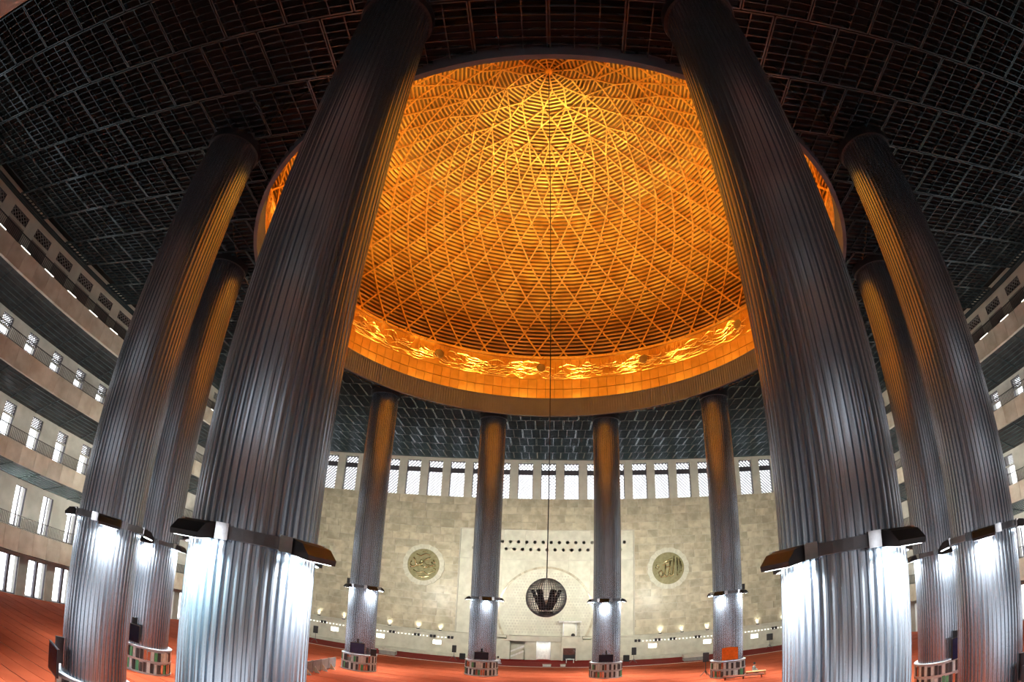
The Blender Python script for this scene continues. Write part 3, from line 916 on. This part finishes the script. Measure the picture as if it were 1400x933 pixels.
# near side: gallery the picture is taken from
nm = MB()
nb = [3.2 * k for k in range(-11, 12)]
for (z0, z1, hw), nz_ in zip(OPEN, [o_[0] for o_ in OPEN[1:]] + [27.5]):
    hw = {0.0: 1.1, 5.45: 0.35}.get(z0, 0.42)
    ed = [-41] + [v for b in nb for v in (b - hw, b + hw)] + [41]
    for i in range(0, len(ed), 2): nm.b2(ed[i], ed[i + 1], YN - 4.4, YN - 3.6, z0, z1)
    nm.b2(-41, 41, YN - 4.4, YN - 3.6, z1, nz_)
wn = nm.build('wall_near', M['concrete'])
tag(wn, 'concrete wall behind the near gallery', 'wall', kind='structure')
o = empty('near_gallery', (0, YN, 0))
tag(o, 'near gallery with beige stone edge at the top left corner', 'balcony', 'near gallery', 'thing')
for lv in range(4):
    zb, zt = PBOT[lv], PTOP[lv]
    MB().b2(-39.45, 39.45, -0.9, -0.02, zb, zt if lv else 5.3).build('parapet', M['marble_pink'], o)
    MB().b2(-39.45, 39.45, -3.55, -0.9, zb, zt - 0.15 if lv else 5.3).build('slab', M['soffit'], o)
MB().b2(-35.9, 35.9, -1.0, 2.6, HC + 0.02, HC + 0.6).build('edge_beam', M['marble_pink'], o)

# ------------------------------------------------------------------ hanging globe
g = empty('hanging_globe', (0, 0, 6.3))
tag(g, 'dark wire-mesh globe with loudspeakers inside hanging on a long cable', 'globe lamp', kind='thing')
GR = 1.13; gz = 1.13
MB().tube([(0, 0, gz + GR), (0, 0, 24), (0, 0, DZ - 6.3 + DR - 0.4)], 0.035, 6).build('cable', M['black'], g)
mb = MB()
NM = 44
for k in range(NM):
    a = 2 * PI * k / NM
    prevp = None
    for i in range(1, 20):
        t = PI * i / 20
        p = (GR * math.sin(t) * math.sin(a), GR * math.sin(t) * math.cos(a), gz - GR * math.cos(t))
        if prevp: mb.bar(prevp, p, 0.026, 0.02, (p[0], p[1], p[2] - gz))
        prevp = p
for i in range(1, 24):
    t = PI * i / 24
    r, z = GR * math.sin(t), gz - GR * math.cos(t)
    mb.lathe([(r - 0.012, z - 0.013), (r + 0.012, z - 0.013), (r + 0.012, z + 0.013), (r - 0.012, z + 0.013)], 44, close=True)
tag(mb.build('wire_mesh', M['steel_dark'], g), kind='stuff')
MB().lathe([(0.001, -0.02), (0.38, 0.0), (0.42, 0.12), (0.36, 0.22), (0.001, 0.22)], 24, c=(0, 0, 0.12)).build('lower_cup', M['black'], g)
for k in range(6):
    a = 2 * PI * (k + 0.5) / 6
    mb = MB()
    mm = Matrix.Rotation(-a, 3, 'Z') @ Matrix.Rotation(R(-24), 3, 'X')
    mb.box((0.52 * math.sin(a), 0.52 * math.cos(a), 1.0), (0.26, 0.20, 1.25), 0, mat=mm)
    mb.build('column_speaker', M['black'], g)
MB().lathe([(0.001, 0), (0.16, 0), (0.16, 0.25), (0.1, 0.7), (0.001, 0.7)], 16, c=(0, 0, 0.3)).build('lamp_core', M['white'], g)

# ------------------------------------------------------------------ pulpit (minbar)
p = empty('pulpit', (3.0, YF - 1.2, 0.16))
tag(p, 'pale stone pulpit with flat canopy beside the lit prayer niche', 'pulpit', kind='thing')
MB().b2(-0.95, 0.95, -0.5, 0.6, 1.6, 2.95).build('balcony_front', M['marble_pale'], p)
MB().b2(-1.0, 1.0, -0.55, 0.62, 2.95, 3.08).build('coping', M['plaster'], p)
for x in (-0.85, 0.85):
    MB().b2(x - 0.1, x + 0.1, -0.45, 0.55, 0, 1.6).build('jamb', M['marble_pale'], p)
    MB().tube([(x * 0.9, 0.4, 3.08), (x * 0.9, 0.4, 4.85)], 0.06, 8).build('canopy_post', M['white'], p)
mb = MB(); mb.b2(-0.75, 0.75, -0.2, -0.1, 0, 1.6)
dr_ = mb.build('dark_door', M['black'], p)
mb = MB(); lattice(mb, -0.7, 0.7, 0.75, 1.55, -0.22, 0.2, 0.03, 0.03)
tag(mb.build('door_lattice', M['chrome'], dr_), kind='stuff')
MB().b2(-1.35, 1.35, -0.8, 0.7, 4.85, 5.0).build('canopy', M['white'], p)
MB().b2(-0.9, 0.9, 0.45, 0.6, 3.08, 4.85).build('back_panel', M['marble_pale'], p)
MB().ball((0.4, 0.0, 3.2), 0.25, 10, 6, sc=(1, 1, 1)).build('covered_microphone', M['black'], p, smooth=True)
l = arc_lamp('canopy_light', 'AREA', (-0.3, 0.0, 4.8), 7, (1, 1, 1), p, shape='RECTANGLE', size=1.2, size_y=0.3)
aim(l, (0, 0.2, -1))

# ------------------------------------------------------------------ far wall fittings
UPX = [-29.0, -25.5, -19.3, -15.6, -12.8, 14.2, 17.0, 20.3, 27.2, 30.8]
me_f = MB().b2(-0.18, 0.18, -0.12, 0.12, 0, 0.16).b2(-0.14, 0.14, -0.08, 0.08, 0.16, 0.175, 1).mesh('ledge_uplight', [M['black'], M['bulb']])
for i, x in enumerate(UPX):
    o = put('ledge_uplight', me_f, None, (x, YF - 0.24, 3.18))
    sdw = 'left' if x < 0 else 'right'
    k = i + 1 if x < 0 else i - 4
    tag(o, 'ledge uplight washing the marble, %s from the left on the %s half' % (ordinal(k), sdw), 'uplight', 'uplights on the far ledge', 'thing')
    l = arc_lamp('ledge_beam', 'SPOT', (0, -0.02, 0.22), WALL_W, (1.0, 0.98, 0.80), o, spot_size=R(120), spot_blend=0.9, shadow_soft_size=0.08)
    aim(l, (0, 0.10, 1))
for i, x in enumerate([-26.5, -20.3, -13.05, 13.2, 20.2, 26.6]):
    o = empty('wall_lamp', (x, YF - 0.45, 1.7))
    tag(o, 'glowing rectangular wall lamp on the low marble dado, %s from the left' % ordinal(i + 1), 'wall lamp', 'dado wall lamps', 'thing')
    MB().b2(-0.55, 0.55, -0.1, 0.0, -0.3, 0.3).build('housing', M['white'], o)
    MB().b2(-0.48, 0.48, -0.14, -0.1, -0.24, 0.24).build('glass', M['sconce'], o)
for i, x in enumerate([-28.1, -18.8, -15.6, -13.6, -11.4, 11.3, 13.8, 15.7, 18.9, 29.4]):
    o = empty('black_spotlight', (x, YF - 0.48, 2.45))
    tag(o, 'pair of little black spotlight cans under the ledge, %s from the left' % ordinal(i + 1), 'spotlight', 'black cans under the ledge', 'thing')
    for dx in (-0.22, 0.22):
        MB().b2(dx - 0.14, dx + 0.14, -0.28, 0.0, -0.17, 0.17).build('can', M['black'], o)
    MB().b2(-0.3, 0.3, -0.06, 0.02, -0.03, 0.03).build('bracket', M['steel_dark'], o)
for s_ in (-1, 1):
    o = empty('light_string', (s_ * 21, YF - 0.47, 2.38))
    tag(o, 'string of tiny white bulbs under the ledge on the %s half' % side_word[s_], 'light string', kind='thing')
    mb = MB()
    for k in range(44):
        x = -9.9 + 19.8 * k / 43
        mb.b2(x - 0.06, x + 0.06, -0.06, 0.0, -0.04, 0.04)
    tag(mb.build('bulbs', M['bulb'], o), kind='stuff')
    MB().b2(-10, 10, -0.02, 0.02, 0.06, 0.09).build('wire', M['white'], o)

# ------------------------------------------------------------------ things on and around the columns
def toward_cam(p_):
    d = Vector((CAM['x'] - p_[0], CAM['y'] - p_[1], 0)).normalized(); return d
def tv(ang, w_, h_, z, screen, lab, turn=0.0, name='television', bracket=True):
    c = COLPOS[ang]; d = toward_cam(c)
    d = Matrix.Rotation(turn, 3, 'Z') @ d
    p_ = c + d * 1.66
    o = empty(name, (p_.x, p_.y, z), math.atan2(d.x, -d.y))
    tag(o, lab, name if name != 'television' else 'television', kind='thing')
    MB().b2(-w_ / 2, w_ / 2, -0.04, 0.04, -h_ / 2, h_ / 2).build('casing', M['black'], o)
    MB().b2(-w_ / 2 + 0.04, w_ / 2 - 0.04, -0.05, -0.04, -h_ / 2 + 0.04, h_ / 2 - 0.04).build('screen', screen, o)
    if bracket: MB().b2(-0.07, 0.07, 0.04, 0.38, -0.1, h_ / 2 + 0.35).build('bracket', M['black'], o)
    return o
tv(-15, 1.3, 0.72, 2.03, M['screen'], 'black flat television on the column just left of the hanging globe', -0.02)
tv(15, 1.3, 0.74, 2.0, M['screen'], 'black flat television on the column just right of the hanging globe')
tv(-45, 1.25, 0.95, 2.1, M['navy'], 'navy blue flat screen on the column beside the grey barrier', -0.12)
tv(-105, 1.1, 1.0, 2.2, M['screen'], 'dark screen on the half-hidden column near the left galleries', -0.55)
tv(105, 1.0, 1.2, 2.1, M['navy'], 'dark blue screen on the half-hidden column near the right galleries', 0.7)
tv(-135, 1.4, 1.1, 1.9, M['screen'], 'dark screen jutting from the column at the left edge', -1.25)
tv(135, 1.3, 1.1, 2.0, M['screen'], 'dark screen jutting from the column at the right edge', 1.15)

def box_speaker(loc, rz, w_, d_, h_, lab, stand=0.0, z0=0.0):
    o = empty('loudspeaker', (loc[0], loc[1], z0), rz)
    tag(o, lab, 'loudspeaker', kind='thing')
    if stand:
        MB().tube([(0, 0, 0.25), (0, 0, stand)], 0.03, 8).build('pole', M['steel_dark'], o)
        for k in range(3):
            a = 2 * PI * k / 3 + 0.3
            MB().tube([(0, 0, 0.55), (0.5 * math.sin(a), 0.5 * math.cos(a), 0.02)], 0.025, 6).build('leg', M['steel_dark'], o)
    b = MB(); b.prism([(-w_ / 2, -d_ / 2), (w_ / 2, -d_ / 2), (w_ * 0.36, d_ / 2), (-w_ * 0.36, d_ / 2)], stand, stand + h_, 'z')
    cb = b.build('cabinet', M['black'], o)
    MB().b2(-w_ / 2 + 0.03, w_ / 2 - 0.03, -d_ / 2 - 0.02, -d_ / 2, stand + 0.03, stand + h_ - 0.03).build('grille', M['black'], o)
    return o
c = COLPOS[-45]; d = Matrix.Rotation(0.72, 3, 'Z') @ toward_cam(c)
box_speaker((c.x + d.x * 1.75, c.y + d.y * 1.75), 0.4, 0.5, 0.4, 0.62, 'black box loudspeaker on the bookcase rim beside the navy screen', 0.0, 1.52)
box_speaker((-26.9, 32.2), 0.25, 0.6, 0.5, 0.9, 'black loudspeaker on a stand by the far wall, left of the grey barrier column', 1.2)
box_speaker((-10.2, 33.2), 0.1, 0.5, 0.45, 0.85, 'black loudspeaker on a stand left of the globe, by the far wall', 0.95)
box_speaker((-9.45, 34.8), 0.1, 0.7, 0.5, 0.75, 'squat black loudspeaker on the carpet left of the globe')
box_speaker((10.25, 33.4), -0.1, 0.55, 0.45, 0.9, 'black loudspeaker on a stand right of the globe, by the far wall', 1.0)
box_speaker((9.7, 35.6), -0.1, 0.75, 0.5, 0.8, 'squat black loudspeaker on the carpet right of the globe')
box_speaker((14.1, 17.2), -0.2, 0.55, 0.45, 0.85, 'black loudspeaker on a tripod beside the column with the orange cloth', 1.35)
box_speaker((27.7, 35.0), -0.3, 0.8, 0.6, 0.85, 'black loudspeaker on a stand by the far wall, right of the orange cloth column', 1.1)
box_speaker((23.3, 35.6), -0.2, 0.7, 0.5, 0.55, 'low black monitor loudspeaker by the far wall dado')

# orange cloth hanging on the column base
c = COLPOS[45]; d = Matrix.Rotation(0.1, 3, 'Z') @ toward_cam(c)
o = empty('orange_banner', (c.x + d.x * 1.62, c.y + d.y * 1.62, 1.65), math.atan2(d.x, -d.y))
tag(o, 'bright orange cloth draped over a board on the column by the right medallion', 'cloth', kind='thing')
mb = MB(); n = 16
vs, fs = [], []
for i in range(n + 1):
    for j in range(n + 1):
        u, v = i / n, j / n
        vs.append((-0.68 + 1.36 * u, -0.05 - 0.05 * math.sin(u * 14 + v * 2) * (1 - v) - 0.03, 1.05 * v + 0.05 * math.sin(u * PI) * v))
for i in range(n):
    for j in range(n):
        b = i * (n + 1) + j; fs.append((b, b + n + 1, b + n + 2, b + 1))
mb.add(vs, fs); mb.build('cloth', M['orange'], o, smooth=True)
MB().b2(-0.66, 0.66, 0.02, 0.08, 0.02, 1.03).build('board', M['brown'], o)
for x in (-0.4, 0.4): MB().b2(x - 0.04, x + 0.04, 0.08, 0.3, 0.3, 0.4).build('hook', M['steel_dark'], o)

# low grey barrier of panels
o = empty('floor_barrier', (-17.15, 10.6, 0))
tag(o, 'low grey folding barrier standing on the carpet beside the left column', 'barrier', kind='thing')
for k in range(4):
    y0 = -3.3 + 1.65 * k
    MB().b2(-0.04, 0.04, y0 + 0.02, y0 + 1.62, 0.12, 1.0).build('panel', M['greypanel'], o)
    MB().prism([(0.04, 0.0), (0.5, 0.0), (0.04, 0.55)], y0 + 0.4, y0 + 0.47, 'y').build('foot', M['white'], o)
    MB().b2(-0.06, 0.06, y0 - 0.02, y0 + 0.03, 0.0, 1.04).build('post', M['steel_dark'], o)

# low platforms by the wall
def platform(loc, rz, L_, D_, H_, lab):
    o = empty('low_platform', (*loc, 0), rz); tag(o, lab, 'platform', kind='thing')
    MB().b2(-L_ / 2, L_ / 2, -D_ / 2, D_ / 2, H_ - 0.12, H_).build('top', M['plaster'], o)
    MB().b2(-L_ / 2 + 0.08, L_ / 2 - 0.08, -D_ / 2 + 0.08, D_ / 2 - 0.08, 0.0, H_ - 0.12).build('skirt', M['greypanel'], o)
    MB().b2(-L_ / 2, -L_ / 2 + 0.5, -D_ / 2, D_ / 2, H_, H_ + 0.18).build('step', M['plaster'], o)
platform((-17.6, 31.8), 0.1, 2.0, 1.6, 0.6, 'low pale platform on the crimson carpet right of the navy screen column')
platform((16.9, 32.0), -0.1, 2.4, 1.6, 0.55, 'low pale platform on the crimson carpet left of the orange cloth column')
# low brown bench
o = empty('low_bench', (16.1, 12.9, 0), -0.38)
tag(o, 'low long reddish brown wooden bench on the carpet before the right column', 'bench', kind='thing')
for y_ in (-0.3, 0.3): MB().b2(-1.7, 1.7, y_ - 0.16, y_ + 0.16, 0.24, 0.30).build('plank', M['brown'], o)
for x in (-1.5, 0.0, 1.5): MB().b2(x - 0.05, x + 0.05, -0.42, 0.42, 0, 0.24).build('leg', M['brown'], o)
o = empty('reading_table', (17.6, 13.9, 0), -0.38)
tag(o, 'low tan wooden table beside the person seated on the carpet', 'table', kind='thing')
MB().b2(-0.85, 0.85, -0.3, 0.3, 0.30, 0.36).build('top', M['tan_wood'], o)
for x in (-0.75, 0.75): MB().b2(x - 0.04, x + 0.04, -0.26, 0.26, 0, 0.30).build('leg', M['tan_wood'], o)
# boxes on the line
for (x, y_, w_, lab) in ((0.35, 30.9, 0.9, 'long low white box lying on the prayer line before the niche'), (2.1, 31.05, 0.55, 'short low white box lying on the prayer line before the pulpit')):
    o = empty('floor_box', (x, y_, 0.016)); tag(o, lab, 'box', kind='thing')
    MB().b2(-w_ / 2, w_ / 2, -0.2, 0.2, 0, 0.2).build('body', M['white'], o)
    MB().b2(-w_ / 2 - 0.02, w_ / 2 + 0.02, -0.22, 0.22, 0.2, 0.26).build('lid', M['plaster'], o)
o = empty('white_table', (3.05, 35.2, 0.01)); tag(o, 'little white table with papers before the dark pulpit door', 'table', kind='thing')
MB().b2(-0.5, 0.5, -0.25, 0.25, 0.42, 0.48).build('top', M['white'], o)
for x in (-0.42, 0.42):
    for y_ in (-0.2, 0.2): MB().b2(x - 0.03, x + 0.03, y_ - 0.03, y_ + 0.03, 0, 0.42).build('leg', M['white'], o)
MB().b2(-0.3, 0.1, -0.15, 0.15, 0.48, 0.52).build('papers', M['book_white'], o)

# ------------------------------------------------------------------ seated people
def person(loc, rz, top, lower, lab, cap):
    o = empty('person', loc, rz); tag(o, lab, 'person', kind='thing')
    J = [((0, 0.02, 0.16), .17), ((0, 0.05, 0.34), .15), ((0, 0.03, 0.52), .17), ((0, 0.01, 0.62), .12), ((0, -0.01, 0.69), .055), ((0, -0.02, 0.74), .07), ((0, -0.03, 0.83), .095), ((0, -0.03, 0.92), .075),
         ((.19, 0.02, 0.60), .065), ((.27, -0.03, 0.38), .05), ((.20, -0.24, 0.27), .04), ((.15, -0.31, 0.25), .035),
         ((-.19, 0.02, 0.60), .065), ((-.27, -0.03, 0.38), .05), ((-.20, -0.24, 0.27), .04), ((-.15, -0.31, 0.25), .035),
         ((.14, -0.03, 0.13), .11), ((.36, -0.26, 0.12), .08), ((.10, -0.36, 0.06), .05), ((-.02, -0.40, 0.045), .04),
         ((-.14, -0.03, 0.13), .11), ((-.36, -0.26, 0.12), .08), ((-.10, -0.33, 0.06), .05), ((.04, -0.34, 0.045), .04)]
    E = [(0, 1), (1, 2), (2, 3), (3, 4), (4, 5), (5, 6), (6, 7), (3, 8), (8, 9), (9, 10), (10, 11), (3, 12), (12, 13), (13, 14), (14, 15),
         (0, 16), (16, 17), (17, 18), (18, 19), (0, 20), (20, 21), (21, 22), (22, 23)]
    me = bpy.data.meshes.new('body'); me.from_pydata([j[0] for j in J], E, [])
    b = put('body', me, o)
    md = b.modifiers.new('skin', 'SKIN'); sb = b.modifiers.new('sub', 'SUBSURF'); sb.levels = 2; sb.render_levels = 2
    for i, j in enumerate(J):
        sv = me.skin_vertices[0].data[i]; sv.radius = (j[1], j[1]); sv.use_root = (i == 0)
    bpy.context.view_layer.update()
    dg = bpy.context.evaluated_depsgraph_get()
    nm_ = bpy.data.meshes.new_from_object(b.evaluated_get(dg))
    b.modifiers.clear(); b.data = nm_
    nm_.materials.clear()
    for m_ in (top, lower, M['skin']): nm_.materials.append(m_)
    for f in nm_.polygons:
        c_ = f.center; f.use_smooth = True
        if c_.z > 0.67 or (c_.y < -0.27 and c_.z > 0.2): f.material_index = 2
        elif c_.z < 0.2: f.material_index = 1
        else: f.material_index = 0
    hb = MB().ball((0, -0.005, 0.885), 0.115, 14, 8, sc=(0.95, 1.05, 1.0))
    hb.build('hair' if not cap else 'cap', M['hair'], o, smooth=True)
    fm = MB()
    for x in (-0.035, 0.035): MB().ball((x, -0.118, 0.845), 0.012, 6, 4).build('eye', M['black'], o)
    MB().bar((0, -0.12, 0.84), (0, -0.142, 0.81), 0.025, 0.03).build('nose', M['skin'], o)
    return o
person((17.95, 15.2, 0.012), 0.9, M['shirt'], M['trouser'], 'person in a grey-green shirt sitting cross-legged on the orange carpet by the bench', False)
person((-5.0, 31.3, 0.012), PI, M['robe'], M['robe'], 'person in white robe and black cap sitting near the prayer line facing the wall', True)
